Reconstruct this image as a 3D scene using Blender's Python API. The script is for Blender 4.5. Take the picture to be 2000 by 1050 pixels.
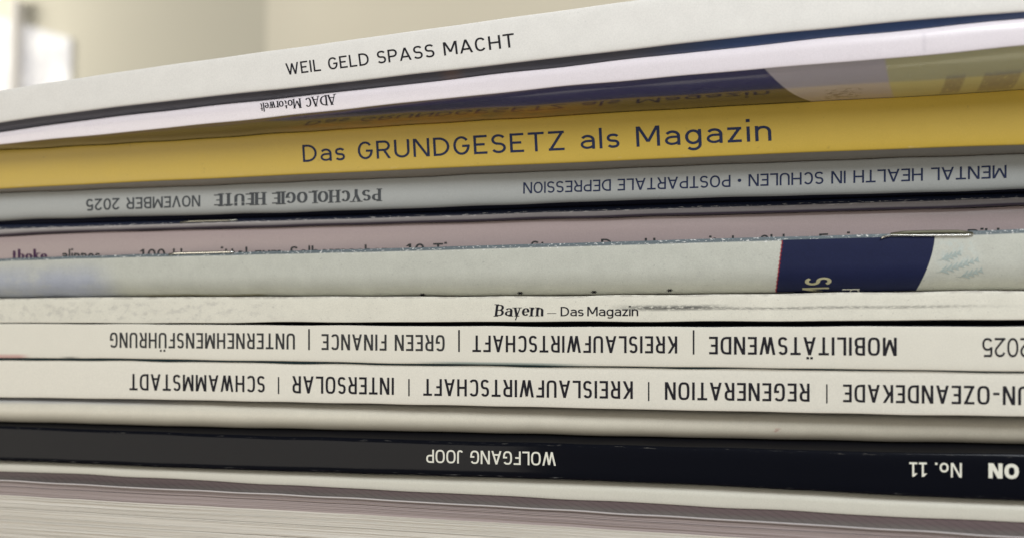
import bpy, math, random
import numpy as np
from mathutils import Matrix, Vector

random.seed(7)
for o in list(bpy.data.objects):
    bpy.data.objects.remove(o)
SC = bpy.context.scene
COL = SC.collection

# ------------------------------------------------------------------ camera
FPX, YAW, PITCH, DIST, ZCAM = 1900.0, math.radians(13.4), math.atan(75 / 1900), 0.19, 0.058
FWD = Vector((-math.sin(YAW) * math.cos(PITCH), math.cos(YAW) * math.cos(PITCH), math.sin(PITCH)))
RGT = Vector((math.cos(YAW), math.sin(YAW), 0))
UPV = RGT.cross(FWD)
CAM = Vector((0, 0, ZCAM + DIST * math.sin(PITCH))) - FWD * DIST
cam = bpy.data.cameras.new("camera")
camo = bpy.data.objects.new("camera", cam)
COL.objects.link(camo)
m = Matrix((RGT, UPV, -FWD)).transposed().to_4x4()
m.translation = CAM
camo.matrix_world = m
cam.lens = 36 * FPX / 2000
cam.sensor_width = 36
cam.sensor_fit = 'HORIZONTAL'
cam.clip_start = 0.005
cam.clip_end = 50
cam.dof.use_dof = True
cam.dof.focus_distance = 0.188
cam.dof.aperture_fstop = 12
SC.camera = camo

# ------------------------------------------------------------------ light
world = bpy.data.worlds.new("World")
SC.world = world
world.use_nodes = True
bg = world.node_tree.nodes["Background"]
bg.inputs[0].default_value = (0.95, 0.97, 1.0, 1)
bg.inputs[1].default_value = 0.11
SC.view_settings.view_transform = 'Standard'
SC.view_settings.look = 'None'
SC.view_settings.exposure = 0
SC.view_settings.gamma = 1


def area(name, loc, target, size, power, color):
    l = bpy.data.lights.new(name, 'AREA')
    l.shape = 'RECTANGLE'
    l.size, l.size_y = size
    l.energy = power
    l.color = color
    o = bpy.data.objects.new(name, l)
    COL.objects.link(o)
    o.location = loc
    o.rotation_euler = (Vector(target) - Vector(loc)).to_track_quat('-Z', 'Y').to_euler()
    return o


area("window_light", (0.34, -0.43, 0.50), (0.02, 0, 0.06), (0.32, 0.28), 4.2, (0.93, 0.97, 1.0))
area("room_light", (-0.62, -0.85, 0.0), (0, 0, 0.05), (0.9, 0.6), 5.0, (1.0, 0.925, 0.79))
area("back_wall_fill", (-1.85, 1.10, 0.7), (-1.0, 1.5, 0.40), (0.4, 0.4), 8, (1.0, 0.95, 0.84))  # unseen fill, added to brighten the back wall from the left
area("side_wall_fill", (-0.1, 0.5, 1.5), (-0.45, 1.3, 0.4), (0.5, 0.5), 10, (1.0, 0.965, 0.88))  # added fill without a visible source, lifts the side wall

# ------------------------------------------------------------------ measuring helpers


def ray(px, py):
    return FWD + RGT * ((px - 1000) / FPX) + UPV * ((525 - py) / FPX)


def unproj(px, py, Y):
    d = ray(px, py)
    t = (Y - CAM.y) / d.y
    return CAM + d * t


def link(name, mesh, parent=None):
    o = bpy.data.objects.new(name, mesh)
    COL.objects.link(o)
    if parent:
        o.parent = parent
    return o


def tag(o, label=None, cat=None, group=None, kind=None):
    if label: o["label"] = label
    if cat: o["category"] = cat
    if group: o["group"] = group
    if kind: o["kind"] = kind
    return o


# ------------------------------------------------------------------ materials
def lin(c):
    return tuple(((v / 255) / 12.92 if v / 255 <= .04045 else ((v / 255 + .055) / 1.055) ** 2.4) for v in c)


class NT:
    def __init__(s, name):
        s.m = bpy.data.materials.new(name)
        s.m.use_nodes = True
        s.t = s.m.node_tree
        s.b = s.t.nodes["Principled BSDF"]

    def n(s, typ, **kw):
        x = s.t.nodes.new(typ)
        for k, v in kw.items():
            setattr(x, k, v)
        return x

    def put(s, inp, v):
        if hasattr(v, "is_linked") or isinstance(v, bpy.types.NodeSocket):
            s.t.links.new(v, inp)
        else:
            inp.default_value = v

    def math(s, op, a, b=0.0, c=None, clamp=False):
        x = s.n('ShaderNodeMath', operation=op)
        x.use_clamp = clamp
        s.put(x.inputs[0], a)
        s.put(x.inputs[1], b)
        if c is not None: s.put(x.inputs[2], c)
        return x.outputs[0]

    def step(s, v, lo, hi):
        x = s.n('ShaderNodeMapRange', interpolation_type='SMOOTHSTEP')
        s.put(x.inputs[0], v)
        x.inputs[1].default_value = lo
        x.inputs[2].default_value = hi
        return x.outputs[0]

    def noise(s, vec, scale, detail=3.0, rough=.6):
        x = s.n('ShaderNodeTexNoise')
        s.t.links.new(vec, x.inputs['Vector'])
        x.inputs['Scale'].default_value = scale
        x.inputs['Detail'].default_value = detail
        x.inputs['Roughness'].default_value = rough
        return x.outputs[0]

    def mix(s, f, a, b):
        x = s.n('ShaderNodeMix', data_type='RGBA')
        s.put(x.inputs[0], f)
        s.put(x.inputs[6], a if not isinstance(a, tuple) else (*a[:3], 1))
        s.put(x.inputs[7], b if not isinstance(b, tuple) else (*b[:3], 1))
        return x.outputs[2]


def paper(name, base, rough=.5, coat=0.0, coat_rough=.08, coat_ior=1.5, mottle=.06, grain=.16,
          layers=(), bump=.15, spec=.4):
    """printed paper; UV = (x in mm, position over the spine 0..1, below 0 underside, above 1 top cover)"""
    N = NT(name)
    uv = N.n('ShaderNodeUVMap').outputs[0]
    sep = N.n('ShaderNodeSeparateXYZ')
    N.t.links.new(uv, sep.inputs[0])
    U, V = sep.outputs[0], sep.outputs[1]
    obj = N.n('ShaderNodeTexCoord').outputs['Object']
    n1 = N.noise(obj, 260, 4)
    n2 = N.noise(obj, 4200, 3, .75)
    col = (*base, 1)
    for L in layers:
        u0, u1, su = L.get('u', (-1e4, 1e4, 1))
        v0, v1, sv = L.get('v', (-50, 50, .05))
        uu = U
        if L.get('k'):
            uu = N.math('ADD', U, N.math('MULTIPLY', V, L['k']))
        mask = None
        if 'u' in L:
            mask = N.math('MULTIPLY', N.step(uu, u0 - su, u0 + su), N.math('SUBTRACT', 1.0, N.step(uu, u1 - su, u1 + su)))
        if 'v' in L:
            vm = N.math('MULTIPLY', N.step(V, v0 - sv, v0 + sv), N.math('SUBTRACT', 1.0, N.step(V, v1 - sv, v1 + sv)))
            mask = vm if mask is None else N.math('MULTIPLY', mask, vm)
        if 'n' in L:
            su_, sv_, thr, soft = L['n']
            cmb = N.n('ShaderNodeCombineXYZ')
            N.t.links.new(N.math('MULTIPLY', U, su_), cmb.inputs[0])
            N.t.links.new(N.math('MULTIPLY', V, sv_), cmb.inputs[1])
            cmb.inputs[2].default_value = L.get('seed', 0.0)
            nn = N.noise(cmb.outputs[0], 1.0, 4, .65)
            nm = N.step(nn, thr - soft, thr + soft)
            mask = nm if mask is None else N.math('MULTIPLY', mask, nm)
        if 'lines' in L:
            # thin printed lines: period (mm), width fraction, slant per V, fan
            per, wd, kk, fan = L['lines']
            a = N.math('ADD', U, N.math('MULTIPLY', V, N.math('ADD', kk, N.math('MULTIPLY', U, fan))))
            fr = N.math('FRACT', N.math('DIVIDE', N.math('ADD', a, 1000.0), per))
            lm = N.math('SUBTRACT', 1.0, N.step(N.math('ABSOLUTE', N.math('SUBTRACT', fr, .5)), wd * .4, wd))
            mask = lm if mask is None else N.math('MULTIPLY', mask, lm)
        mask = N.math('MULTIPLY', mask, L.get('amt', 1.0))
        col = N.mix(mask, col, L['c'])
    # mottling and fine grain of the paper itself
    g = N.math('ADD', N.math('MULTIPLY', N.math('SUBTRACT', n1, .5), mottle * 2), N.math('MULTIPLY', N.math('SUBTRACT', n2, .5), grain * 2))
    hsv = N.n('ShaderNodeHueSaturation')
    N.put(hsv.inputs['Value'], N.math('ADD', 1.0, g))
    N.put(hsv.inputs['Color'], col if not isinstance(col, tuple) else col)
    N.t.links.new(hsv.outputs[0], N.b.inputs['Base Color'])
    N.put(N.b.inputs['Roughness'], N.math('ADD', rough - .05, N.math('MULTIPLY', n1, .1)))
    N.b.inputs['Specular IOR Level'].default_value = spec
    N.b.inputs['Coat Weight'].default_value = coat
    N.b.inputs['Coat Roughness'].default_value = coat_rough
    N.b.inputs['Coat IOR'].default_value = coat_ior
    bp = N.n('ShaderNodeBump')
    bp.inputs['Strength'].default_value = bump
    bp.inputs['Distance'].default_value = .00016
    N.t.links.new(N.math('ADD', N.math('MULTIPLY', n1, 2.0), N.math('MULTIPLY', n2, .35)), bp.inputs['Height'])
    N.t.links.new(bp.outputs[0], N.b.inputs['Normal'])
    return N.m


def ink(name, c, rough=.5, grain=.5):
    N = NT(name)
    obj = N.n('ShaderNodeTexCoord').outputs['Object']
    n = N.noise(obj, 5000, 2, .7)
    hsv = N.n('ShaderNodeHueSaturation')
    hsv.inputs['Color'].default_value = (*c, 1)
    N.put(hsv.inputs['Value'], N.math('ADD', 1 - grain, N.math('MULTIPLY', n, 2 * grain)))
    N.t.links.new(hsv.outputs[0], N.b.inputs['Base Color'])
    N.b.inputs['Roughness'].default_value = rough + .25
    N.b.inputs['Specular IOR Level'].default_value = .15
    return N.m


def metal(name, c, rough):
    N = NT(name)
    obj = N.n('ShaderNodeTexCoord').outputs['Object']
    n = N.noise(obj, 1500, 3)
    N.b.inputs['Base Color'].default_value = (*c, 1)
    N.b.inputs['Metallic'].default_value = 1
    N.put(N.b.inputs['Roughness'], N.math('ADD', rough, N.math('MULTIPLY', n, .15)))
    return N.m


# ------------------------------------------------------------------ magazines
XS = [27, 267, 510, 767, 1010, 1267, 1500, 1747, 1974]
NX = 130
XW = np.linspace(-0.170, 0.132, NX)
BACK = 0.205


class Curve:
    """z as a smooth function of x fitted to measured edge points, linear outside them"""
    def __init__(s, pts):
        xs = np.array([p.x for p in pts])
        zs = np.array([p.z for p in pts])
        s.c = np.polyfit(xs, zs, 5)
        s.d = np.polyder(s.c)
        s.lo, s.hi = xs.min(), xs.max()
        s.w = [(random.uniform(.00001, .000035), random.uniform(60, 420), random.uniform(0, 6)) for _ in range(5)]

    def __call__(s, x):
        xc = min(max(x, s.lo), s.hi)
        slope = np.polyval(s.d, xc)
        slope = max(min(slope, .25), -.25)
        return float(np.polyval(s.c, xc) + slope * (x - xc)) + sum(a * math.sin(f * x + p) for a, f, p in s.w)


class Mag:
    def __init__(s, Y, top, bot, dt=.4, db=.4, pt=3.0, pb=3.0, Yr=0.0):
        s.Y0, s.Yr = Y / 1000, Yr / 1000      # Yr: extra offset per 100 mm of x
        s.dt, s.db, s.pt, s.pb = dt / 1000, db / 1000, pt, pb
        def mk(l):
            pts = []
            for a, b in zip(XS, l):
                q = unproj(a, b, s.Y0)
                q = unproj(a, b, s.Y(q.x))
                pts.append(q)
            return Curve(pts)
        s.zt, s.zb = mk(top), mk(bot)

    def Y(s, x):
        return s.Y0 + s.Yr * max(x, -.125) / .1

    def front(s, x, z):
        zt, zb = s.zt(x), s.zb(x)
        q = 2 * (z - zb) / (zt - zb) - 1
        d, p = (s.dt, s.pt) if q > 0 else (s.db, s.pb)
        q = min(abs(q), .999)
        return s.Y(x) + d * (1 - (1 - q ** p) ** (1 / p))

    def at(s, px, py, off=.00003):
        Y = s.Y0
        for _ in range(7):
            P = unproj(px, py, Y)
            Y = s.front(P.x, P.z) - off
        return unproj(px, py, Y)


D = {}
T2 = [252, 219, 197, 163, 138, 108, 87, 55, 37]
M7T = [504, 497, 490, 485, 477.5, 469, 463, 456, 448]
M7B = [581, 579, 578, 578, 577, 575, 572, 569, 567]
D[1] = Mag(-8.5, [171.5, 135, 102, 65, 32, -3, -34, -66, -95], [235, 203, 179, 148, 121, 92, 67, 41, 24], .5, .5, 4, 4)
D[2] = Mag(-7.6, T2, [279.5, 256, 231, 204, 178, 152.5, 135, 112, 92], 1.3, .25, 2.2, 3, -.6)
D[3] = Mag(1.5, [292, 279, 262.5, 247, 231.5, 215.5, 204, 190, 177], [367, 355, 344.5, 332, 322, 311, 301, 291, 283], .3, .5, 4, 3.5, 3.2)
D[4] = Mag(5.5, [375, 367, 356.5, 347, 337, 325, 316.5, 308.5, 300], [429, 421, 415.5, 407, 398, 388, 383, 375, 369], .9, 1.3, 2.6, 2.4, 4.5)
D[5] = Mag(8.5, [437, 431, 423, 415, 408, 398, 391, 383, 376], [459, 449, 444, 436, 428, 422, 416, 408, 401], 1.1, .8, 2, 2, 6)
D[6] = Mag(9.5, [460, 450, 445, 437, 429, 423, 417, 409, 402], [v + 14 for v in M7T], .7, .5, 2.2, 3, 6.5)
D[7] = Mag(.4, M7T, M7B, .35, 4.6, 2.6, 2.1)
D[8] = Mag(-1, [v + .8 for v in M7B], [629.5, 630, 629, 628, 627.5, 627, 626.4, 625, 623.5], .3, .15, 4, 4)
D[9] = Mag(-1.2, [632, 632.5, 633.5, 636, 637, 637.2, 637, 637, 637], [698, 700, 704, 708.5, 712, 715.5, 718, 721.5, 724.5], .12, .3, 4, 4)
D[10] = Mag(-.6, [703, 704.5, 707.5, 712.5, 715, 718, 720.3, 724, 727], [775.5, 779, 783.6, 788.5, 794, 799, 804, 809, 812], .3, .3, 4, 4)
D[11] = Mag(1.2, [776.5, 780, 785, 790, 795, 800, 805, 810, 813], [827, 833, 838, 845, 849.8, 855, 861, 865.5, 870], 4.0, 3.2, 2.0, 2.0, 2.0)
D[12] = Mag(-2.5, [832, 841, 850, 857, 863, 870, 877, 882, 886.5], [900, 909, 919, 926, 933, 943, 954, 966, 977], .7, .5, 3, 3.4)
D[13] = Mag(-1.4, [900, 909, 919, 926.5, 934, 944, 954, 966, 977], [921, 931, 945, 957.5, 969.5, 983, 996, 1008, 1019], 2.2, .3, 2.1, 3.5)
D[14] = Mag(-6, [937.5, 950, 962.5, 975, 989, 1004, 1018, 1032, 1046], [v + 3.0 for v in [937.5, 950, 962.5, 975, 989, 1004, 1018, 1032, 1046]], .1, .1, 3, 3)


def join(i, x):
    """height and depth at which magazine i rests on magazine i+1: (path for the upper, path for the lower)"""
    a, b = D[i], D[i + 1]
    yu, zu = a.Y(x) + a.db, a.zb(x)
    yl, zl = b.Y(x) + b.dt, b.zt(x)
    e = .00004
    if yu < yl - .0005:
        zc = zl + e
        return [(yl - .0003, zc), (BACK, zc)], [(yl + .0015, zl - e), (BACK, zl - e)]
    if yl < yu - .0005:
        zc = zu - e
        return [(yu + .0015, zu + e), (BACK, zu + e)], [(yu - .0003, zc), (BACK, zc)]
    zc, yc = (zu + zl) / 2, max(yu, yl) + .004
    return [(yc, zc + e), (BACK, zc + e)], [(yc, zc - e), (BACK, zc - e)]


NA = 14


def profile(i, x, inset=0.0):
    g = D[i]
    zt, zb, Y = g.zt(x), g.zb(x), g.Y(x)
    zm, h = (zt + zb) / 2, (zt - zb) / 2
    und = join(i, x)[0] if i < 14 else [(BACK, zb)]
    top = join(i - 1, x)[1] if i > 1 else [(BACK, zt)]
    pts = [(y, z, 'under', k) for k, (y, z) in enumerate(und)][::-1]
    # subdivide the visible underside
    P = []
    vs = []
    end = (Y + g.db, zb)
    if len(und) == 2:
        P.append(und[1]); vs.append(-6.0)
        for k in range(8, 0, -1):
            f = k / 8
            sag = .24 * max(0, end[1] - und[0][1]) * math.sin(math.pi * f) if i == 2 else 0
            P.append((end[0] + (und[0][0] - end[0]) * f, end[1] + (und[0][1] - end[1]) * f - sag)); vs.append(-f)
    else:
        P.append(und[0]); vs.append(-6.0)
        P.append((end[0] + .002, und[0][1] * .3 + end[1] * .7)); vs.append(-1.0)
    for k in range(2 * NA + 1):
        a = math.pi * (k / (2 * NA)) - math.pi / 2      # -90..90
        d, p = (g.dt, g.pt) if a > 0 else (g.db, g.pb)
        sa, ca = abs(math.sin(a)) ** (2 / p), max(0, math.cos(a)) ** (2 / p)
        q = sa * (1 if a > 0 else -1)
        P.append((Y + d * (1 - ca), zm + h * q)); vs.append((q + 1) / 2)
    st = (Y + g.dt, zt)
    if len(top) == 2:
        for k in range(1, 9):
            f = k / 8
            P.append((st[0] + (top[0][0] - st[0]) * f, st[1] + (top[0][1] - st[1]) * f)); vs.append(1 + f)
        P.append(top[1]); vs.append(7.0)
    else:
        P.append((st[0] + .002, top[0][1] * .3 + st[1] * .7)); vs.append(2.0)
        P.append(top[0]); vs.append(7.0)
    if inset:
        P = [(min(y + inset, BACK - .002), zm + (z - zm) * (1 - inset / max(abs(h), .0008) * .9)) for y, z in P]
    return P, vs


def base_of(i):
    return Vector((0, 0.1, D[i].zb(0)))


def magazine(i, label, mats, group=None, x0=-.170, x1=.132, split=None):
    """Empty > cover (one folded sheet) and pages; mats = [spine, underside, top]"""
    root = bpy.data.objects.new("magazine", None)
    COL.objects.link(root)
    root.empty_display_size = .02
    B = base_of(i)
    root.location = B
    tag(root, label, "magazine", group)
    xs = np.linspace(x0, x1, NX)
    V, F, UVs, MI = [], [], [], []
    n = None
    for x in xs:
        P, vs = profile(i, x)
        n = len(P)
        for (y, z), v in zip(P, vs):
            V.append((x - B.x, y - B.y, z - B.z)); UVs.append((x * 1000, v))
    for a in range(NX - 1):
        for b in range(n - 1):
            p = a * n + b
            F.append((p, p + n, p + n + 1, p + 1))
            vm = (UVs[p][1] + UVs[p + 1][1]) / 2
            MI.append(1 if vm < -.001 else (2 if vm > 1.001 else 0))
    me = bpy.data.meshes.new("cover")
    me.from_pydata(V, [], F)
    for mt in mats: me.materials.append(mt)
    uvl = me.uv_layers.new(name="UVMap")
    for poly in me.polygons:
        poly.material_index = MI[poly.index]
        poly.use_smooth = True
        for li in poly.loop_indices:
            uvl.data[li].uv = UVs[me.loops[li].vertex_index]
    me.update()
    c = link("cover", me, root)
    so = c.modifiers.new("thickness", 'SOLIDIFY')
    so.thickness = .00012
    so.offset = -1
    # pages: closed block inside the cover
    V, F = [], []
    xs = np.linspace(x0 + .0006, x1 - .0006, 40)
    for x in xs:
        P, vs = profile(i, x, inset=.00028)
        P = P[::2] if len(P) % 2 else P[::2] + [P[-1]]
        n = len(P)
        for (y, z) in P:
            V.append((x - B.x, y - B.y, z - B.z))
    for a in range(39):
        for b in range(n):
            F.append((a * n + b, (a + 1) * n + b, (a + 1) * n + (b + 1) % n, a * n + (b + 1) % n))
    F.append(tuple(range(n))[::-1]); F.append(tuple(39 * n + k for k in range(n)))
    pm = bpy.data.meshes.new("pages")
    pm.from_pydata(V, [], F)
    pm.materials.append(PAGES)
    link("pages", pm, root)
    return root


# ------------------------------------------------------------------ lettering (strokes laid on the spine as print)
class Style:
    def __init__(s, t=.12, wf=1.0, p=2.2, xh=.72, track=.12, serif=False, thin=1.0, space=0.48, slant=0.0, desc=.26):
        s.t, s.wf, s.p, s.xh, s.track, s.serif, s.thin, s.space, s.slant, s.desc = t, wf, p, xh, track, serif, thin, space, slant, desc


def ell(cx, cy, rx, ry, a0, a1, p, n=16):
    out = []
    for k in range(n + 1):
        a = math.radians(a0 + (a1 - a0) * k / n)
        c, s_ = math.cos(a), math.sin(a)
        out.append((cx + rx * math.copysign(abs(c) ** (2 / p), c), cy + ry * math.copysign(abs(s_) ** (2 / p), s_)))
    return out


CAPW = dict(A=.74, B=.60, C=.62, D=.66, E=.52, F=.50, G=.66, H=.66, I=.0, J=.42, K=.64, L=.50, M=.82, N=.68, O=.70, P=.58,
            Q=.7, R=.61, S=.56, T=.60, U=.65, V=.7, W=1.0, X=.66, Y=.66, Z=.58)
DIGW = {'0': .56, '1': .44, '2': .54, '5': .54}
LOW = dict(a=.50, b=.52, c=.46, d=.52, e=.50, g=.52, h=.48, i=.0, k=.46, l=.0, m=.80, n=.48, o=.54, r=.28, s=.42, t=.30,
           u=.48, w=.74, y=.50, z=.42)


def glyph(ch, S):
    t, p, xh = S.t, S.p, S.xh
    L = []                 # (kind, pts)
    base = ch
    uml = False
    if ch in 'ÄÜÖ':
        base = {'Ä': 'A', 'Ü': 'U', 'Ö': 'O'}[ch]; uml = True
    if base == ' ': return S.space, L
    if base in '|':
        return t * .8, [('L', [(t * .4, -.14), (t * .4, 1.16)], .75)]
    if base == '•':
        return .26, [('P', ell(.13, .48, .065, .065, 0, 360, 2), 1.1 * .13 / t)]
    if base == '.':
        return t * 1.2, [('L', [(t * .6, 0), (t * .6, t * 1.15)], 1.15)]
    if base == '-':
        return .32, [('L', [(.02, .42), (.30, .42)], 1)]
    if base == '—':
        return .85, [('L', [(.02, .34), (.83, .34)], .6)]
    if base == '*':
        r = .5
        return 1.0, [('L', [(.5 - r * math.cos(a), .5 - r * math.sin(a)), (.5 + r * math.cos(a), .5 + r * math.sin(a))], 1) for a in (.05, 1.05, 2.09)]
    if base in CAPW or base in DIGW:
        w = (CAPW.get(base, 0) or DIGW.get(base, 0)) * S.wf + t * .55
        if base == 'I': w = t
        X = lambda a: t / 2 + a * (w - t)
        Yc = lambda b: t / 2 + b * (1 - t)
        ht = t / 2
        def v(a): L.append(('V', [(X(a), 0), (X(a), 1)], 1))
        def hbar(b, a0=0., a1=1., k=1): L.append(('L', [(X(a0) - (ht if a0 == 0 else 0), Yc(b)), (X(a1) + (ht if a1 >= 1 else 0), Yc(b))], k))
        def dg(a0, y0, a1, y1): L.append(('D', [(X(a0), y0), (X(a1), y1)], 1))
        def bowl(y0, y1, a1=1.0, a0=0.0):
            ym, r = (Yc(y0) + Yc(y1)) / 2, (Yc(y1) - Yc(y0)) / 2
            rx = min(r * 1.1, (X(a1) - X(a0)) * .75)
            L.append(('P', [(X(a0), Yc(y1))] + ell(X(a1) - rx, ym, rx, r, 90, -90, p) + [(X(a0), Yc(y0))], 1))
        cx, rx, ry = w / 2, (w - t) / 2, (1 - t) / 2
        if base == 'A': dg(0, 0, .5, 1); dg(1, 0, .5, 1); hbar(.26, .17, .83)
        elif base == 'B': v(0); bowl(.52, 1, .93); bowl(0, .52, 1)
        elif base == 'C': L.append(('P', ell(cx, .5, rx, ry, 38, 322, p, 26), 1))
        elif base == 'D': v(0); bowl(0, 1)
        elif base == 'E': v(0); hbar(1); hbar(.51, 0, .9); hbar(0)
        elif base == 'F': v(0); hbar(1); hbar(.48, 0, .86)
        elif base == 'G':
            L.append(('P', ell(cx, .5, rx, ry, 38, 345, p, 26) + [(X(1), .47)], 1)); hbar(.47, .55, 1)
        elif base == 'H': v(0); v(1); hbar(.5, 0, 1)
        elif base == 'I': v(.5)
        elif base == 'J': L.append(('P', [(X(1), 1), (X(1), .32)] + ell(cx, .32, rx, .32 - ht, 0, -150, p, 12)[1:], 1))
        elif base == 'K': v(0); dg(.05, .36, .95, 1); dg(.98, 0, .34, .60)
        elif base == 'L': v(0); hbar(0)
        elif base == 'M': v(0); v(1); dg(.04, 1, .5, .12 if S.p > 2.6 else .22); dg(.96, 1, .5, .12 if S.p > 2.6 else .22)
        elif base == 'N': v(0); v(1); dg(.04, 1, .96, 0)
        elif base in 'O0Q': L.append(('P', ell(cx, .5, rx, ry, 90, 450, p, 34), 1))
        elif base == 'P': v(0); bowl(.44, 1)
        elif base == 'R': v(0); bowl(.47, 1, .96); dg(.98, 0, .52, .50)
        elif base == 'S':
            y1 = .5 + (.5 - ht) / 2 ; r1 = (.5 - ht) / 2
            q = min(p, 2.5)
            L.append(('P', ell(cx, y1, rx * .95, r1, 25, 270, q, 16) [:-1] + ell(cx, .5 - r1, rx, r1, 90, -155, q, 16), 1))
        elif base == 'T': v(.5); hbar(1)
        elif base == 'U': L.append(('P', [(X(0), 1), (X(0), .36)] + ell(cx, .36, rx, .36 - ht, 180, 360, p, 18)[1:-1] + [(X(1), .36), (X(1), 1)], 1))
        elif base == 'V': dg(0, 1, .5, 0); dg(1, 1, .5, 0)
        elif base == 'W': dg(0, 1, .27, 0); dg(.27, 0, .5, .95); dg(.5, .95, .73, 0); dg(1, 1, .73, 0)
        elif base == 'X': dg(0, 0, 1, 1); dg(0, 1, 1, 0)
        elif base == 'Y': L.append(('L', [(X(.5), 0), (X(.5), .45)], 1)); dg(.5, .40, 0, 1); dg(.5, .40, 1, 1)
        elif base == 'Z': hbar(1); hbar(0); dg(.06, t * .6, .94, 1 - t * .6)
        elif base == '1': L.append(('V', [(X(.55), 0), (X(.55), 1)], 1)); dg(.0, .76, .55, .98); hbar(0, 0, 1.1)
        elif base == '2': L.append(('P', ell(cx, 1 - ht - rx, rx, rx, 165, -35, 2.1, 14) + [(X(.05), Yc(0))], 1)); hbar(0)
        elif base == '5':
            L.append(('L', [(X(.92), Yc(1)), (X(.05), Yc(1))], 1)); L.append(('L', [(X(.08), Yc(1)), (X(.04), .48)], 1))
            r = (.62 - ht) / 2
            L.append(('P', ell(cx, ht + r, rx, r, 140, -150, p, 18), 1))
        if uml:
            for a in ((.2, .8) if base == 'U' else (.3, .7)):
                L.append(('L', [(X(a), 1.10), (X(a), 1.10 + t)], .95))
        return w, L
    # lower case
    w = LOW[base] * S.wf + t * .6
    if base in 'il': w = t
    X = lambda a: t / 2 + a * (w - t)
    ht = t / 2
    cx, rx = w / 2, (w - t) / 2
    cy, ry = xh / 2, (xh - t) / 2
    asc = 1.04
    def st(a, y0, y1): L.append(('V', [(X(a), y0), (X(a), y1)], 1))
    if base == 'a':
        st(1, 0, xh * .62)
        L.append(('P', [(X(1), xh * .6)] + ell(cx, xh * .62, rx, xh * .38 - ht, 0, 150, p, 12)[1:], 1))
        L.append(('P', [(X(1), xh * .56), (cx, xh * .56)] + ell(cx, (xh * .56 + ht) / 2, rx, (xh * .56 - ht) / 2, 90, 270, 2, 12)[1:] + [(X(.75), ht * 1.4), (X(1), xh * .22)], .92))
    elif base in 'bdgo':
        L.append(('P', ell(cx, cy, rx, ry, 90, 450, p, 28), 1))
        if base == 'b': st(0, 0, asc)
        if base == 'd': st(1, 0, asc)
        if base == 'g':
            L.append(('P', [(X(1), xh), (X(1), 0)] + ell(cx, 0, rx, S.desc - ht, 0, -140, p, 12)[1:], 1))
    elif base == 'c': L.append(('P', ell(cx, cy, rx, ry, 40, 320, p, 22), 1))
    elif base == 'e':
        L.append(('P', ell(cx, cy, rx, ry, 0, 318, p, 24), 1)); L.append(('L', [(X(0), cy), (X(1) + ht * .8, cy)], .85))
    elif base in 'hn' or base == 'm':
        st(0, 0, asc if base == 'h' else xh)
        k = 2 if base == 'm' else 1
        for j in range(k):
            x0, x1 = X(j / k), X((j + 1) / k)
            L.append(('P', [(x0, xh * .55)] + ell((x0 + x1) / 2, xh * .6, (x1 - x0) / 2, xh * .4 - ht, 180, 0, p, 14)[1:] + [(x1, 0)], 1))
    elif base == 'u':
        L.append(('P', [(X(0), xh), (X(0), xh * .4)] + ell(cx, xh * .4, rx, xh * .4 - ht, 180, 360, p, 14)[1:], 1)); st(1, 0, xh)
    elif base == 'i':
        st(.5, 0, xh); L.append(('L', [(X(.5), 1.0 - t * .6), (X(.5), 1.0 + t * .6)], 1.2))
    elif base == 'k':
        st(0, 0, asc); L.append(('D', [(X(.05), xh * .36), (X(.95), xh)], 1)); L.append(('D', [(X(1), 0), (X(.4), xh * .6)], 1))
    elif base == 'l': st(.5, 0, asc)
    elif base == 'r':
        st(0, 0, xh); L.append(('P', [(X(0), xh * .55)] + ell(X(1), xh * .55, X(1) - X(0), xh * .45 - ht, 180, 85, p, 10)[1:], 1))
    elif base == 's':
        r1 = (xh - t) / 4
        L.append(('P', ell(cx, xh - ht - r1, rx, r1, 25, 270, 2.2, 14)[:-1] + ell(cx, ht + r1, rx, r1, 90, -155, 2.2, 14), 1))
    elif base == 't':
        L.append(('P', [(X(.3), xh * 1.3), (X(.3), .2)] + ell(X(.3) + .15, .2, .15, .2 - ht, 180, 280, 2, 8)[1:], 1)); L.append(('L', [(X(0) - ht, xh - ht), (X(1) + ht * .4, xh - ht)], .9))
    elif base == 'w':
        for a0, y0, a1, y1 in ((0, xh, .26, 0), (.26, 0, .5, xh), (.5, xh, .74, 0), (1, xh, .74, 0)): L.append(('D', [(X(a0), y0), (X(a1), y1)], 1))
    elif base == 'y':
        L.append(('D', [(X(0), xh), (X(.52), 0)], 1)); L.append(('D', [(X(1), xh), (X(.30), -S.desc)], 1))
    elif base == 'z':
        L.append(('L', [(X(0) - ht, xh - ht), (X(1) + ht, xh - ht)], 1)); L.append(('L', [(X(0) - ht, ht), (X(1) + ht, ht)], 1))
        L.append(('D', [(X(.06), t * .6), (X(.94), xh - t * .6)], 1))
    return w, L


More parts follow.
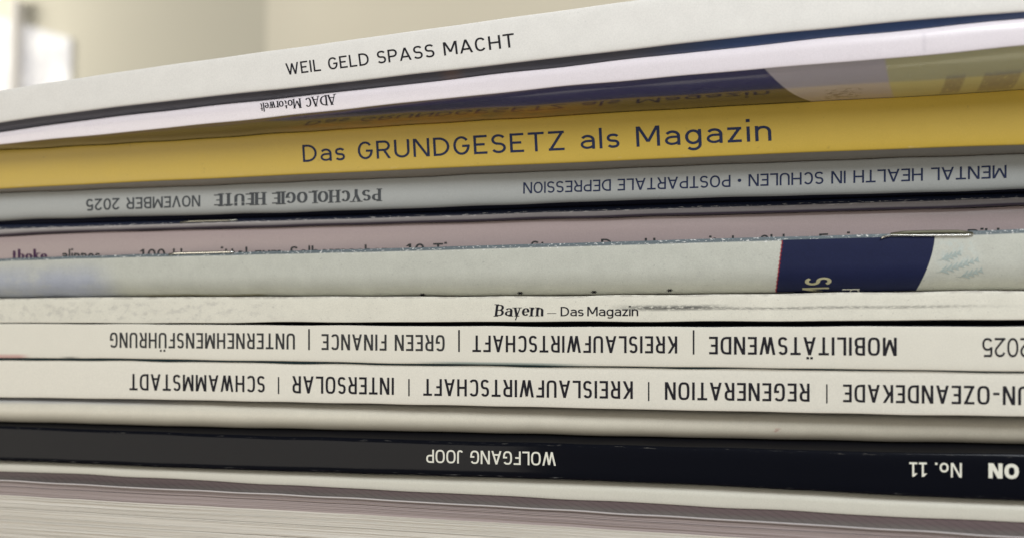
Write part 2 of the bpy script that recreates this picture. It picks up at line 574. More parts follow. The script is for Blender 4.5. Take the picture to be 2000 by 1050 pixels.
def ribbon(kind, pts, k, S):
    """returns rows of (left, right) points"""
    t = S.t * k
    if S.serif:
        def th(dx, dy):
            l = math.hypot(dx, dy) or 1
            f = abs(dy) / l
            if kind == 'D' and dx * dy > 0: f *= .25
            return t * (S.thin + (1 - S.thin) * f ** 1.5)
    else:
        def th(dx, dy): return t
    if kind == 'V': kind = 'L'
    rows = []
    if kind in ('D', 'L'):
        (x0, y0), (x1, y1) = pts
        n = 6
        dx, dy = x1 - x0, y1 - y0
        l = math.hypot(dx, dy)
        T = th(dx, dy)
        for a in range(n + 1):
            x, y = x0 + dx * a / n, y0 + dy * a / n
            if kind == 'D':
                hw = T / 2 * l / max(abs(dy), 1e-6)
                hw = min(hw, T * 1.2)
                s = 1 if dy > 0 else -1
                rows.append(((x - hw * s, y), (x + hw * s, y)))
            else:
                rows.append(((x - dy / l * T / 2, y + dx / l * T / 2), (x + dy / l * T / 2, y - dx / l * T / 2)))
        return rows
    P = [pts[0]]
    for q in pts[1:]:
        if math.hypot(q[0] - P[-1][0], q[1] - P[-1][1]) > 1e-4: P.append(q)
    closed = math.hypot(P[0][0] - P[-1][0], P[0][1] - P[-1][1]) < 2e-3
    n = len(P)
    for a in range(n):
        if closed and a in (0, n - 1):
            p0, p1 = P[-2], P[1]
        else:
            p0, p1 = P[max(a - 1, 0)], P[min(a + 1, n - 1)]
        dx, dy = p1[0] - p0[0], p1[1] - p0[1]
        l = math.hypot(dx, dy) or 1
        T = th(dx, dy)
        x, y = P[a]
        rows.append(((x - dy / l * T / 2, y + dx / l * T / 2), (x + dy / l * T / 2, y - dx / l * T / 2)))
    return rows


def homog(q):
    (x0, y0), (x1, y1), (x2, y2), (x3, y3) = q      # BL BR TR TL for (0,0)(1,0)(1,1)(0,1)
    dx1, dx2, dx3 = x1 - x2, x3 - x2, x0 - x1 + x2 - x3
    dy1, dy2, dy3 = y1 - y2, y3 - y2, y0 - y1 + y2 - y3
    den = dx1 * dy2 - dx2 * dy1
    g = (dx3 * dy2 - dx2 * dy3) / den
    h = (dx1 * dy3 - dx3 * dy1) / den
    a, b, d, e = x1 - x0 + g * x1, x3 - x0 + h * x3, y1 - y0 + g * y1, y3 - y0 + h * y3
    return lambda u, v: ((a * u + b * v + x0) / (g * u + h * v + 1), (d * u + e * v + y0) / (g * u + h * v + 1))


def lettering(i, root, text, S, TL, TR, BR, BL, mat, name="lettering", clip=None, off=.00004, H=None):
    """the words set along the spine; corners are the cap-height box in the reading direction"""
    x = 0.0
    rows_all = []
    for j, ch in enumerate(text):
        w, L = glyph(ch, S)
        for kind, pts, k in L:
            rws = ribbon(kind, pts, k, S)
            rows_all.append([((a[0] + x + S.slant * a[1], a[1]), (b[0] + x + S.slant * b[1], b[1])) for a, b in rws])
            if S.serif and kind in 'VD':
                for (sx, sy) in pts:
                    if sy in (0, 1, S.xh):
                        e = S.t * .95
                        yy = sy + (S.t * .14 if sy == 0 else -S.t * .14)
                        r2 = ribbon('L', [(sx - e, yy), (sx + e, yy)], .3, Style(t=S.t))
                        rows_all.append([((a[0] + x, a[1]), (b[0] + x, b[1])) for a, b in r2])
        x += w + (S.track if ch != ' ' else 0)
    W = x - S.track
    Hm = homog((BL, BR, TR, TL))
    B = base_of(i)
    V, F = [], []
    for r, rows in enumerate(rows_all):
        b0 = len(V)
        for a, b in rows:
            for q in (a, b):
                px, py = Hm(q[0] / W, q[1])
                P = D[i].at(px, py, off + (r % 12) * .0000012)
                V.append(P - B)
        for a in range(len(rows) - 1):
            F.append((b0 + 2 * a, b0 + 2 * a + 1, b0 + 2 * a + 3, b0 + 2 * a + 2))
    me = bpy.data.meshes.new(name)
    me.from_pydata(V, [], F)
    me.materials.append(mat)
    return link(name, me, root)


def patch(i, root, left, right, y0, y1, mat, name, n=14, nu=10, off=.00003):
    """printed field on the spine between two edge curves given by functions of the row"""
    B = base_of(i)
    V, F = [], []
    for a in range(n + 1):
        f = a / n
        for b in range(nu + 1):
            g = b / nu
            px = left(f) * (1 - g) + right(f) * g
            py = y0(px) * (1 - f) + y1(px) * f
            V.append(D[i].at(px, py, off) - B)
    for a in range(n):
        for b in range(nu):
            p = a * (nu + 1) + b
            F.append((p, p + nu + 1, p + nu + 2, p + 1))
    me = bpy.data.meshes.new(name)
    me.from_pydata(V, [], F)
    me.materials.append(mat)
    return link(name, me, root)


def tube(name, pts, r, mat, root, B, seg=10):
    V, F = [], []
    n = len(pts)
    for a, p in enumerate(pts):
        t = (pts[min(a + 1, n - 1)] - pts[max(a - 1, 0)]).normalized()
        s = t.cross(Vector((0, 0, 1)))
        if s.length < .1: s = t.cross(Vector((0, 1, 0)))
        s.normalize(); u = s.cross(t)
        rr = r * (.75 if a in (0, n - 1) else 1)
        for k in range(seg):
            c = 2 * math.pi * k / seg
            V.append(p + s * math.cos(c) * rr + u * math.sin(c) * rr - B)
    for a in range(n - 1):
        for k in range(seg):
            F.append((a * seg + k, a * seg + (k + 1) % seg, (a + 1) * seg + (k + 1) % seg, (a + 1) * seg + k))
    F.append(tuple(range(seg))[::-1]); F.append(tuple((n - 1) * seg + k for k in range(seg)))
    me = bpy.data.meshes.new(name)
    me.from_pydata(V, [], F)
    for p in me.polygons: p.use_smooth = True
    me.materials.append(mat)
    return link(name, me, root)


def um(px, py, Y):
    return unproj(px, py, Y / 1000).x * 1000


PAGES = paper("inner_pages", (.72, .70, .66), mottle=.08)
BLACK = ink("black_ink", (.018, .017, .022))
SOFTBLACK = ink("charcoal_ink", (.045, .045, .045))
NAVYINK = ink("navy_ink", (.025, .033, .075))
GREYINK = ink("grey_ink", (.075, .08, .085))
CREAMINK = ink("cream_ink", (.78, .77, .68), grain=.08)
GOLDINK = ink("gold_ink", (.50, .47, .30), grain=.15)
PURPLEINK = ink("purple_ink", (.07, .03, .07))
STEEL = metal("staple_steel", (.78, .76, .70), .18)
OLDSTEEL = metal("dull_staple_wire", (.42, .41, .34), .35)
BRASSY = metal("tarnished_staple_wire", (.16, .155, .11), .5)

# ---------------- 1 white magazine on top
w1 = paper("white_matt_cover", (.80, .775, .735), .55, layers=[
    dict(c=(.35, .36, .36), u=(um(1085, 50, -13), um(1150, 35, -13), 1.5), v=(.66, .95, .05), n=(1.6, 14, .66, .03), amt=.5),
    dict(c=(.4, .4, .38), n=(.5, 5, .78, .03), amt=.35)])
w1u = paper("dark_blue_back_cover", (.06, .06, .075), .35, coat=.5, coat_rough=.25, layers=[
    dict(c=(.034, .062, .15), u=(um(1330, 80, -13), 500, 12), amt=1),
    dict(c=(.16, .09, .06), u=(um(850, 150, -13), um(880, 150, -13), 2), amt=.5)])
g = magazine(1, "white magazine tilted on the top of the stack, upright thin black capitals on its spine", [w1, w1u, w1])
lettering(1, g, "WEIL GELD SPASS MACHT", Style(t=.128, wf=1.0, p=2.3, track=.16, space=0.46), (557, 124.5), (1003, 65), (1006, 92), (560, 147), BLACK)

# ---------------- 2 glossy lilac-white magazine with violet back cover
w2 = paper("lilac_white_gloss_cover", (.80, .735, .775), .35, coat=.5, coat_rough=.2, mottle=.03, layers=[
    dict(c=(.40, .36, .42), u=(um(1800, 90, -7), um(1806, 90, -7), .4), v=(.1, .8, .1), amt=.25)])
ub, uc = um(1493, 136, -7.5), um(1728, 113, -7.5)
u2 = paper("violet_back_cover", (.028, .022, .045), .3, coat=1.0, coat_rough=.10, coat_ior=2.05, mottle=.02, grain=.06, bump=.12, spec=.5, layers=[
    dict(c=(.035, .018, .14), u=(um(900, 200, -7), 500, 25), v=(-.42, 3, .2), amt=1),
    dict(c=(.30, .11, .035), u=(um(560, 240, -7), um(1130, 225, -7), 9), v=(-3, -.50, .12), n=(.08, 2, .40, .15), amt=.9),  # brown reflection of the yellow spine, painted into the underside colour
    dict(c=(.035, .018, .13), v=(-.13, 3, .04), amt=.9),
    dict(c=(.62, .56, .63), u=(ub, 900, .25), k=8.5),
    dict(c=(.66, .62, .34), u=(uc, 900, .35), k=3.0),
    dict(c=(.34, .30, .25), u=(um(1858, 140, -7), um(1897, 140, -7), .3), v=(-.95, -.42, .09), n=(1.2, 8, .36, .15), amt=.95),
    dict(c=(.34, .30, .25), u=(um(1935, 140, -7), um(2010, 140, -7), .3), v=(-.95, -.42, .09), n=(1.2, 8, .36, .15), amt=.95),
    dict(c=(.22, .17, .17), u=(um(1620, 170, -7), um(1690, 170, -7), .6), v=(-.95, -.55, .06), n=(.6, 16, .52, .05), amt=.7)])
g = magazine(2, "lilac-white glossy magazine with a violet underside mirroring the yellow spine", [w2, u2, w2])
lettering(2, g, "ADAC Motorwelt", Style(t=.15, wf=.86, p=2.1, xh=.70, track=.05, serif=True, thin=.5, space=0.38), (657, 204.5), (509, 218.5), (507, 202), (655, 184), BLACK)

# ---------------- 3 yellow
y3 = paper("yellow_cover", (.575, .395, .06), .45, coat=.12, coat_rough=.3, mottle=.04, grain=.10, layers=[
    dict(c=(.8, .72, .5), v=(.01, .07, .02), n=(.25, 9, .66, .10), amt=.3),
    dict(c=(.30, .20, .04), n=(.5, 6, .70, .05), seed=2.7, amt=.35)])
y3u = paper("yellow_cover_underside", (.30, .25, .20), .3, coat=.8, coat_rough=.12, coat_ior=1.9)
g = magazine(3, "mustard yellow magazine spine with the largest dark lettering of the stack", [y3, y3u, y3])
lettering(3, g, "Das GRUNDGESETZ als Magazin", Style(t=.124, wf=1.12, p=2.05, xh=.72, track=.20, space=0.52, desc=.30), (590, 283.5), (1505, 233.5), (1507, 275), (592, 317), NAVYINK)

# ---------------- 4 light grey
g4 = paper("light_grey_cover", (.385, .395, .385), .45, mottle=.03)
g4u = paper("navy_back_cover", (.012, .013, .025), .6, spec=.1)
g = magazine(4, "light grey magazine with upside-down capitals and a bullet dot, under the yellow one", [g4, g4u, g4])
lettering(4, g, "MENTAL HEALTH IN SCHULEN • POSTPARTALE DEPRESSION", Style(t=.13, wf=1.0, p=2.2, track=.12, space=0.42), (1966, 348), (1022, 378.5), (1022, 356.5), (1966, 322.5), NAVYINK)
lettering(4, g, "PSYCHOLOGIE HEUTE", Style(t=.235, wf=.98, p=2.05, track=.07, serif=True, thin=.38, space=0.42), (744, 393), (418, 403.5), (418, 378.5), (744, 368.5), GREYINK)
lettering(4, g, "NOVEMBER 2025", Style(t=.15, wf=.95, p=2.2, track=.10, space=0.44), (391, 403.5), (168, 412), (168, 389), (391, 381.5), GREYINK)

# ---------------- 5 thin navy folded
n5 = paper("navy_folded_cover", (.26, .235, .24), .4, coat=.3, coat_rough=.2, layers=[
    dict(c=(.010, .014, .032), v=(.55, 5, .04)),
    dict(c=(.05, .035, .06), v=(-3, .16, .08)),
    dict(c=(.62, .60, .58), v=(.46, .70, .05), n=(.55, 12, .60, .03), amt=.8)])
n5d = paper("navy_folded_cover_dark", (.014, .018, .04), .45)
g = magazine(5, "thin folded magazine with a scuffed navy and grey rounded fold above the pink one", [n5, n5d, n5d])
B = base_of(5)
tube("staple", [D[5].at(px, py, .00012) for px, py in [(352, 434.5), (375, 432.5), (410, 431.5), (440, 431), (463, 430)]], .00022, OLDSTEEL, g, B)

# ---------------- 6 pink
p6 = paper("dusty_pink_cover", (.375, .295, .288), .45, coat=.2, coat_rough=.3, mottle=.03)
g = magazine(6, "dusty pink magazine set back in the stack, its lettering half hidden", [p6, p6, p6])
TS = Style(t=.15, wf=.98, p=2.1, xh=.68, track=.10, space=0.50)
def pl(txt, xa, xb, ya, yb, h=21, mat=SOFTBLACK, S=TS):
    lettering(6, g, txt, S, (xa, ya), (xb, yb), (xb, yb + h), (xa, ya + h), mat)
pl("thoke.", 24, 100, 487.5, 487, 21, PURPLEINK, Style(t=.2, wf=.8, p=2.0, xh=.68, track=.06, serif=True, thin=.4))
pl("alinnes", 120, 196, 487, 487.5, 21)
pl("100 Hausmittel zum Selbermachen", 273, 760, 486.5, 477.5, 21)
pl("10 Tiere", 793, 925, 476, 473.5, 21)
pl("Stars", 1037, 1110, 470.5, 469.5, 20)
pl("Dem Herz", 1174, 1330, 466.5, 463.5, 20)
pl("mit den Clubs", 1360, 1560, 463, 456.5, 20)
pl("Ferien", 1600, 1700, 456.5, 452.5, 20)
pl("Bilder", 1890, 1990, 448, 444.5, 20)

# ---------------- 7 white stapled
m7y = lambda px: float(np.interp(px, XS, M7T))
m7b = lambda px: float(np.interp(px, XS, M7B))
w7 = paper("white_worn_folded_cover", (.53, .535, .475), .6, mottle=.13, grain=.24, layers=[
    dict(c=(.36, .385, .48), u=(um(-60, 540, 1), um(215, 540, 1), 5), k=3.0, v=(-2, .70, .35), n=(.09, 1.2, .38, .2), amt=.85),
    dict(c=(.5, .6, .6), u=(um(1832, 520, 1), um(1905, 520, 1), 1.6), v=(.35, .85, .08), n=(1.1, 9, .52, .12), amt=.35),
    dict(c=(.4, .4, .38), n=(.35, 4, .68, .06), amt=.3),
    dict(c=(.30, .30, .28), n=(.9, 14, .66, .05), seed=9.0, amt=.45),
    dict(c=(.10, .13, .15), v=(.93, 3, .012), amt=.95),
    dict(c=(.72, .72, .70), v=(.90, 3, .015), n=(1.3, 30, .60, .02), amt=.95),
    dict(c=(.30, .27, .16), u=(um(275, 575, 1), um(505, 575, 1), 1.5), v=(-.5, .055, .012), amt=.7)])
g7 = magazine(7, "white stapled magazine with a navy printed block and a frayed upper fold", [w7, w7, w7])
g = g7
navy = paper("navy_print", (.010, .014, .052), .6, mottle=.12, grain=.4, spec=.2)
patch(7, g, lambda f: 1528 - 13 * f, lambda f: 1826 - 4 * f - 34 * f ** 1.8, lambda p: m7y(p) + 6.5, lambda p: m7b(p) + .3, navy, "printed_block", 60, 24)
RED = ink("red_ink", (.35, .02, .03))
dots = []
Bm = base_of(7)
V, F = [], []
for k in range(26):
    f = (k + .5) / 26
    px = 1528 - 13 * f + (.6 if k % 2 else -.4)
    py = (m7y(px) + 7) * (1 - f) + (m7b(px) - 1) * f
    b0 = len(V)
    for c in range(8):
        V.append(D[7].at(px + 1.7 * math.cos(c * math.pi / 4), py + 1.4 * math.sin(c * math.pi / 4), .00006) - Bm)
    F.append(tuple(range(b0, b0 + 8)))
me = bpy.data.meshes.new("dotted_border"); me.from_pydata(V, [], F); me.materials.append(RED)
link("dotted_border", me, g)
for px, py in ((825, 575.5), (1016, 572.3), (1160, 570.2), (1308, 567.3)):
    lettering(7, g, "*", Style(t=.20), (px - 6, py - 3.2), (px + 6, py - 3.4), (px + 6, py + 2.4), (px - 6, py + 2.6), BLACK, "asterisk", off=.00015)
LEAF = ink("pale_teal_ink", (.39, .45, .43), grain=.35)
V, F = [], []
def stroke(p0, p1, bow, w):
    b0 = len(V)
    dx, dy = p1[0] - p0[0], p1[1] - p0[1]
    l = math.hypot(dx, dy)
    for k in range(9):
        f = k / 8
        cx_, cy_ = p0[0] + dx * f - dy / l * bow * math.sin(math.pi * f), p0[1] + dy * f + dx / l * bow * math.sin(math.pi * f)
        hw = w * (math.sin(math.pi * min(max(f, .06), .94)) ** .7) / 2
        for sg in (1, -1):
            V.append(D[7].at(cx_ - dy / l * hw * sg, cy_ + dx / l * hw * sg, .00005 + len(F) * 1e-8) - Bm)
    for k in range(8):
        F.append((b0 + 2 * k, b0 + 2 * k + 1, b0 + 2 * k + 3, b0 + 2 * k + 2))
for (sx, sy, ex, ey, nl) in ((1828, 532, 1908, 507, 7), (1832, 508, 1872, 494, 4), (1870, 541, 1915, 528, 4)):
    stroke((sx, sy), (ex, ey), 3, 2.2)
    for k in range(nl):
        f = (k + .8) / (nl + .3)
        bx, by = sx + (ex - sx) * f, sy + (ey - sy) * f
        ln = 17 * (1 - .45 * f)
        stroke((bx, by), (bx + ln * .8, by - ln * .75), 2, 4.2)
        stroke((bx + 2, by + 1), (bx + ln * 1.05, by + ln * .35), -2, 4.0)
me = bpy.data.meshes.new("leaf_print"); me.from_pydata(V, [], F); me.materials.append(LEAF)
link("leaf_print", me, g)
SG = Style(t=.15, wf=.9, p=2.1, track=.1)
lettering(7, g, "S", SG, (1572, 557), (1572, 542), (1624, 541), (1624, 556), GOLDINK, off=.00007)
lettering(7, g, "M", SG, (1567, 577), (1567, 562), (1619, 560.5), (1619, 577), GOLDINK, off=.00007)
lettering(7, g, "d", Style(t=.10, xh=.6), (1646, 575), (1646, 564), (1679, 563.5), (1679, 575), CREAMINK, off=.00007)
tube("staple", [D[7].at(px, py, .00018) for px, py in [(330, 496.3), (345, 494.6), (385, 493.6), (425, 492.6), (448, 491.8), (456, 493)]], .00026, STEEL, g, Bm)
tube("staple", [D[7].at(px, py, .0003) for px, py in [(1721, 465.5), (1728, 462), (1742, 459.3), (1790, 460), (1850, 459.6), (1890, 459.4), (1902, 457.2)]], .00019, STEEL, g, Bm)
tube("staple_back", [D[7].at(px, py, .00012) for px, py in [(1740, 457.5), (1765, 455), (1820, 453.5), (1870, 453), (1900, 456)]], .00036, BRASSY, g, Bm)

# ---------------- 8 cream spine
w8 = paper("cream_worn_cover", (.745, .72, .625), .55, mottle=.10, grain=.20, layers=[
    dict(c=(.10, .10, .09), u=(um(1225, 600, -1), um(1400, 600, -1), 5), v=(.44, .60, .08), n=(1.0, 12, .42, .10), amt=1.0),
    dict(c=(.20, .19, .17), u=(um(1300, 600, -1), um(1900, 600, -1), 12), v=(.43, .52, .05), n=(1.0, 26, .46, .10), seed=3.1, amt=.8),
    dict(c=(.33, .32, .31), u=(um(-300, 600, -1), um(520, 600, -1), 10), v=(.1, .8, .1), n=(.45, 3.5, .58, .12), seed=1.2, amt=.35),
    dict(c=(.40, .38, .34), n=(1.7, 16, .66, .04), seed=5.5, amt=.55),
    dict(c=(.36, .33, .29), v=(.93, 2, .03), n=(.4, 6, .5, .1), amt=.5)])
k8 = paper("black_back_cover", (.010, .011, .020), .5)
g = magazine(8, "cream white magazine with small upright black lettering and a dirty grey streak beside it", [w8, k8, w8])
lettering(8, g, "Bayern", Style(t=.18, wf=.90, p=2.05, xh=.72, track=.07, serif=True, thin=.40, slant=.04, desc=.30), (968, 593.3), (1061, 593), (1061, 616.6), (966, 617.2), BLACK)
lettering(8, g, "—", Style(t=.1), (1068, 600), (1087, 600), (1087, 617), (1068, 617), BLACK)
lettering(8, g, "Das Magazin", Style(t=.13, wf=.98, p=2.3, xh=.72, track=.085, space=.22), (1095, 598.3), (1246.5, 597.8), (1246.5, 616.2), (1095, 616.6), BLACK)

# ---------------- 9, 10 condensed capitals
CS = Style(t=.128, wf=.70, p=3.2, track=.135, space=0.36)
w9 = paper("white_satin_cover", (.755, .725, .635), .45, coat=.15, coat_rough=.3, mottle=.04, layers=[
    dict(c=(.5, .15, .15), u=(-300, um(50, 695, -1), 2), v=(-.2, .10, .05), amt=.6),
    dict(c=(.05, .06, .06), u=(um(125, 695, -1), um(150, 695, -1), 2), v=(-.2, .05, .04), amt=.7),
    dict(c=(.05, .14, .15), u=(um(850, 710, -1), um(1120, 710, -1), 7), v=(-.2, .055, .035), amt=.7),
    dict(c=(.45, .44, .42), n=(.6, 6, .73, .03), amt=.4)])
teal = paper("dark_teal_back_cover", (.010, .035, .045), .5)
g = magazine(9, "white magazine with upside-down condensed capitals, just under the small cream spine", [w9, teal, k8])
def seg(i, txt, xr, xl, ur, lr, ul, ll, S=CS, mat=BLACK):
    lettering(i, g, txt, S, (xr, lr), (xl, ll), (xl, ul), (xr, ur), mat)
seg(9, "MOBILITÄTSWENDE", 1751.5, 1385, 658.2, 694, 656.3, 690.8)
seg(9, "KREISLAUFWIRTSCHAFT", 1322.7, 922.7, 655.7, 689.2, 654, 686.2)
seg(9, "GREEN FINANCE", 868.5, 628, 653.3, 685, 651.3, 682.3, mat=SOFTBLACK)
seg(9, "UNTERNEHMENSFÜHRUNG", 576, 214.5, 650.2, 681.4, 648.3, 678, mat=SOFTBLACK)
seg(9, "2025", 2014, 1918.7, 659, 697, 658.7, 696, S=Style(t=.115, wf=1.02, p=2.3, track=.11))
for px, a, b in ((1354.7, 645, 689.5), (896.5, 644, 685), (603.5, 642, 681.5)):
    lettering(9, g, "|", CS, (px + 1.7, b - 4), (px - 1.7, b - 4), (px - 1.7, a + 4), (px + 1.7, a + 4), BLACK, "divider")

w10 = paper("white_smooth_cover", (.76, .73, .645), .42, coat=.15, coat_rough=.3, mottle=.03, layers=[
    dict(c=(.45, .44, .42), n=(.6, 6, .75, .03), seed=2.0, amt=.4)])
g10u = paper("slate_back_cover", (.02, .025, .04), .5)
g = magazine(10, "white magazine with upside-down condensed capitals, lying on the blank rounded cream one", [w10, g10u, w10])
seg(10, "UN-OZEANDEKADE", 2012, 1646.7, 753.5, 790.5, 749.7, 784.2)
seg(10, "REGENERATION", 1581.3, 1298.7, 748, 783.4, 745, 779.6)
seg(10, "KREISLAUFWIRTSCHAFT", 1236, 826.7, 743.5, 778, 738.7, 771.6)
seg(10, "INTERSOLAR", 769.3, 570.7, 736.6, 770, 733.2, 766.8)
seg(10, "SCHWAMMSTADT", 517.3, 252.8, 733.2, 765.3, 729, 761)
for px, a, b in ((1615, 749.5, 786), (1267, 745, 781.4), (798.7, 738.7, 772.6), (544, 734.7, 768.2)):
    lettering(10, g, "|", CS, (px + 1.4, b - 4), (px - 1.4, b - 4), (px - 1.4, a + 4), (px + 1.4, a + 4), BLACK, "divider")

# ---------------- 11 blank rounded
c11 = paper("cream_rounded_cover", (.68, .64, .54), .5, coat=.15, coat_rough=.35, mottle=.08, layers=[
    dict(c=(.20, .24, .36), u=(-300, um(330, 790, 2), 14), v=(.82, 4, .1), amt=.5),
    dict(c=(.45, .22, .18), u=(um(1512, 845, 2), um(1524, 845, 2), .5), v=(.3, .45, .06), n=(.8, 8, .5, .1), amt=.6)])
g = magazine(11, "blank cream magazine with a rounded fold lying on the black one", [c11, c11, c11])

# ---------------- 12 black
k12 = paper("black_gloss_cover", (.002, .0026, .006), .6, coat=.20, coat_rough=.10, mottle=.06, grain=.2, bump=.08, spec=.06, layers=[
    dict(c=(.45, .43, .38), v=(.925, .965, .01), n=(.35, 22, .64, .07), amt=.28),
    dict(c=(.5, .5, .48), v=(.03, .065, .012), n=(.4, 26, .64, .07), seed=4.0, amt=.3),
    dict(c=(.5, .5, .5), n=(1.0, 9, .80, .02), seed=7.0, amt=.5)])
g = magazine(12, "black glossy magazine with cream upside-down lettering near the bottom of the stack", [k12, k12, k12])
RS = Style(t=.125, wf=.86, p=2.8, track=.115, space=0.40)
lettering(12, g, "WOLFGANG JOOP", RS, (1085.5, 908.5), (832.5, 902.5), (832.5, 876.8), (1085.5, 882), CREAMINK)
lettering(12, g, "No. 11", Style(t=.13, wf=.95, p=2.2, xh=.66, track=.15, space=0.40), (1878.5, 931.5), (1777, 929.5), (1777, 901.5), (1878.5, 903.3), CREAMINK)
lettering(12, g, "ON", Style(t=.23, wf=.95, p=2.3, track=.10), (1990, 934.5), (1930.7, 932.5), (1930.7, 903.2), (1990, 905), CREAMINK)

# ---------------- 13 blank cream strip
c13 = paper("pale_cream_cover", (.66, .64, .555), .5, coat=.15, coat_rough=.35, mottle=.04)
g = magazine(13, "thin blank cream magazine between the black one and the mauve one at the bottom", [c13, c13, c13])

# ---------------- 14 bottom magazine, open side facing out
root = bpy.data.objects.new("magazine", None); COL.objects.link(root)
B = Vector((0, .1, 0)); root.location = B; root.empty_display_size = .02
tag(root, "thick mauve covered magazine at the bottom of the stack, its striped page edges facing out", "magazine")
h14 = paper("mauve_hatched_cover", (.105, .066, .072), .45, coat=.15, coat_rough=.3, mottle=.08, layers=[
    dict(c=(.135, .115, .108), v=(-5, 1.40, .2), amt=.85),
    dict(c=(.025, .015, .018), lines=(2.0, .06, 5.4, -.02), v=(1.15, 9, .1), amt=.9),
    dict(c=(.62, .59, .60), v=(-5, 1.02, .015), amt=.8)])
V, F, UVs = [], [], []
rows14 = 12
for x in XW:
    g14 = D[14]
    z0, y0 = g14.zt(x), g14.Y(x)
    (yc, zc), (yb, zb) = join(13, x)[1] if len(join(13, x)[1]) == 2 else ((D[13].Y(x), D[13].zb(x)), (BACK, D[13].zb(x)))
    pr = [(y0, z0 - .00022, .9), (y0, z0, 1.0)] + [(y0 + (yc - y0) * k / 8, z0 + (zc - z0) * k / 8, 1 + k / 8) for k in range(1, 9)] + [(BACK, zc, 7.0)]
    for y, z, v in pr:
        V.append((x - B.x, y - B.y, z - B.z)); UVs.append((x * 1000, v))
n = len(pr)
for a in range(NX - 1):
    for b in range(n - 1):
        p = a * n + b
        F.append((p, p + n, p + n + 1, p + 1))
me = bpy.data.meshes.new("cover"); me.from_pydata(V, [], F); me.materials.append(h14)
uvl = me.uv_layers.new(name="UVMap")
for poly in me.polygons:
    for li in poly.loop_indices: uvl.data[li].uv = UVs[me.loops[li].vertex_index]
me.update()
link("cover", me, root)


def sheets(name, f0, f1, count, mat):
    """a run of page edges; f = share of the block from its top (0) to the table (1)"""
    V, F = [], []
    xs = np.linspace(-.168, .130, 44)
    for k in range(count):
        fa, fb = f0 + (f1 - f0) * k / count, f0 + (f1 - f0) * (k + .965) / count
        y = D[14].Y0 + .0004 + random.uniform(0, .00016) + (.0006 if random.random() < .045 else 0)
        ph, am = random.uniform(0, 6), random.uniform(0, .00018)
        b0 = len(V)
        for x in xs:
            zt = D[14].zt(x) - .00026
            yy = y + am * math.sin(x * 40 + ph)
            for ff, back in ((fb, 0), (fa, 0), (fa, 1), (fb, 1)):
                V.append((x - B.x, (BACK - .002 if back else yy) - B.y, zt * (1 - ff) + .0008 * ff))
        for a in range(len(xs) - 1):
            for c in range(4):
                p = b0 + a * 4 + c
                q = b0 + a * 4 + (c + 1) % 4
                F.append((p, p + 4, q + 4, q))
        F.append((b0, b0 + 1, b0 + 2, b0 + 3)[::-1] if False else (b0, b0 + 1, b0 + 2, b0 + 3))
        e = b0 + (len(xs) - 1) * 4
        F.append((e + 3, e + 2, e + 1, e))
    me = bpy.data.meshes.new(name); me.from_pydata(V, [], F); me.materials.append(mat)
    return tag(link(name, me, root), kind="stuff")


def sheetmat(name, c, var):
    N = NT(name)
    ge = N.n('ShaderNodeNewGeometry')
    obj = N.n('ShaderNodeTexCoord').outputs['Object']
    mp = N.n('ShaderNodeMapping'); mp.inputs['Scale'].default_value = (30, 1, 4000)
    N.t.links.new(obj, mp.inputs[0])
    n = N.noise(mp.outputs[0], 1.0, 3)
    hsv = N.n('ShaderNodeHueSaturation'); hsv.inputs['Color'].default_value = (*c, 1)
    N.put(hsv.inputs['Value'], N.math('ADD', 1 - var, N.math('ADD', N.math('MULTIPLY', ge.outputs['Random Per Island'], var), N.math('MULTIPLY', n, var))))
    N.t.links.new(hsv.outputs[0], N.b.inputs['Base Color'])
    N.b.inputs['Roughness'].default_value = .6
    return N.m


sheets("mauve_pages", 0.0, .15, 30, sheetmat("mauve_page_edges", (.40, .335, .33), .13))
sheets("white_pages", .15, 1.0, 170, sheetmat("white_page_edges", (.69, .66, .605), .08))

# ------------------------------------------------------------------ surface and background
def box(name, lo, hi, mat, parent=None, B=Vector((0, 0, 0))):
    V = [Vector((x, y, z)) - B for x in (lo[0], hi[0]) for y in (lo[1], hi[1]) for z in (lo[2], hi[2])]
    F = [(0, 1, 3, 2), (4, 6, 7, 5), (0, 4, 5, 1), (2, 3, 7, 6), (0, 2, 6, 4), (1, 5, 7, 3)]
    me = bpy.data.meshes.new(name); me.from_pydata(V, [], F); me.materials.append(mat)
    return link(name, me, parent)


N = NT("table_wood")
tc = N.n('ShaderNodeTexCoord').outputs['Object']
mp = N.n('ShaderNodeMapping'); mp.inputs['Scale'].default_value = (4, 60, 10); N.t.links.new(tc, mp.inputs[0])
N.t.links.new(N.mix(N.noise(mp.outputs[0], 1.5, 4), (.30, .20, .12), (.42, .30, .19)), N.b.inputs['Base Color'])
N.b.inputs['Roughness'].default_value = .45
tb = box("table_top", (-.6, -.035, -.03), (.6, .6, 0), N.m)
tag(tb, kind="structure")


def wallmat(name, c):
    N = NT(name)
    tc = N.n('ShaderNodeTexCoord').outputs['Object']
    n = N.noise(tc, 3, 3)
    N.t.links.new(N.mix(n, tuple(v * .95 for v in c), tuple(v * 1.04 for v in c)), N.b.inputs['Base Color'])
    N.b.inputs['Roughness'].default_value = .8
    return N.m


CX = unproj(520, 90, 1.5).x
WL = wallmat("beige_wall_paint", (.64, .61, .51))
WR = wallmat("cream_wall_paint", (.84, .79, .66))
box("back_wall", (-3.0, 1.5, -.8), (CX, 1.6, 2.2), WL)["kind"] = "structure"
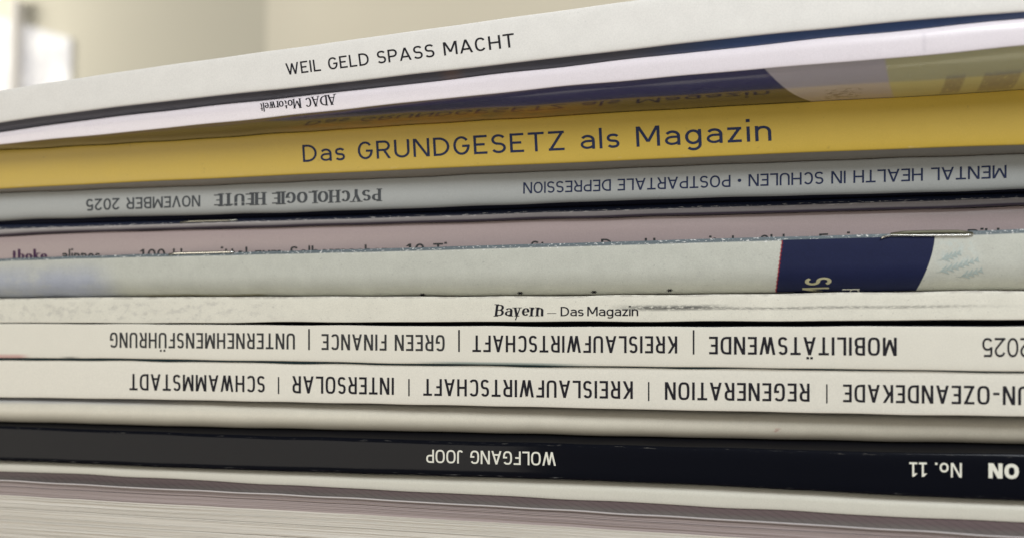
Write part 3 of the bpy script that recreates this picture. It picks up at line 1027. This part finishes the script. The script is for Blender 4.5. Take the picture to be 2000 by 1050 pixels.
# the other wall, meeting the first in a rounded plaster corner
dx_, dy_ = 2.0, -1.0
ll = math.hypot(dx_, dy_); dx_, dy_ = dx_ / ll, dy_ / ll
P0, P1, P2 = (CX, 1.5), (CX + .10, 1.5), (CX + .10 + dx_ * .12, 1.5 + dy_ * .12)
path = []
for k in range(13):
    f = k / 12
    path.append(tuple((1 - f) ** 2 * P0[c] + 2 * f * (1 - f) * P1[c] + f * f * P2[c] for c in (0, 1)))
path.append((P2[0] + dx_ * 2.2, P2[1] + dy_ * 2.2))
V, F = [], []
for (x, y) in path:
    for (ox, oy, z) in ((0, 0, -.8), (0, 0, 2.2), (.05, .1, 2.2), (.05, .1, -.8)):
        V.append((x + ox, y + oy, z))
for k in range(len(path) - 1):
    for c in range(4):
        F.append((k * 4 + c, k * 4 + 4 + c, k * 4 + 4 + (c + 1) % 4, k * 4 + (c + 1) % 4))
e = (len(path) - 1) * 4
F += [(3, 2, 1, 0), (e, e + 1, e + 2, e + 3)]
me = bpy.data.meshes.new("side_wall")
me.from_pydata(V, [], F)
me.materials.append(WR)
link("side_wall", me)["kind"] = "structure"

# small bright glow on the far left of the back wall, built as an invented emissive pane
a0, a1 = unproj(-70, 150, 1.48), unproj(128, 60, 1.48)
wr = bpy.data.objects.new("glow", None); COL.objects.link(wr)
wr.location = ((a0.x + a1.x) / 2, 1.48, a0.z - .05)
wr.empty_display_size = .05
tag(wr, "small bright glow out of focus on the beige wall behind the stack", "glow")
BW = wr.location.copy()
N = NT("bright_pane")
tc = N.n('ShaderNodeTexCoord').outputs['Object']
N.b.inputs['Base Color'].default_value = (.3, .3, .3, 1)
nn = N.noise(tc, 22, 2)
N.t.links.new(N.mix(N.step(nn, .38, .60), (.66, .64, .65), (1.0, .965, .93)), N.b.inputs['Emission Color'])
N.b.inputs['Emission Strength'].default_value = .68
V = [(a0.x, 1.494, a0.z - .06), (a1.x, 1.494, a0.z - .06), (a1.x, 1.494, a1.z - .012), (a0.x, 1.494, a1.z + .065)]
V += [(x, y + .005, z) for x, y, z in V]
me = bpy.data.meshes.new("pane"); me.from_pydata([Vector(v) - BW for v in V], [], [(0, 1, 2, 3), (7, 6, 5, 4), (0, 4, 5, 1), (1, 5, 6, 2), (2, 6, 7, 3), (3, 7, 4, 0)])
me.materials.append(N.m); link("pane", me, wr)
FR = wallmat("grey_pane_frame", (.66, .64, .62))
am = unproj(30, 100, 1.48).x
box("frame", (am - .008, 1.472, a0.z - .075), (am + .006, 1.4985, a1.z + .07), FR, wr, BW)
box("pane_ledge", (a0.x - .03, 1.465, a0.z - .095), (a1.x + .01, 1.4985, a0.z - .076), FR, wr, BW)
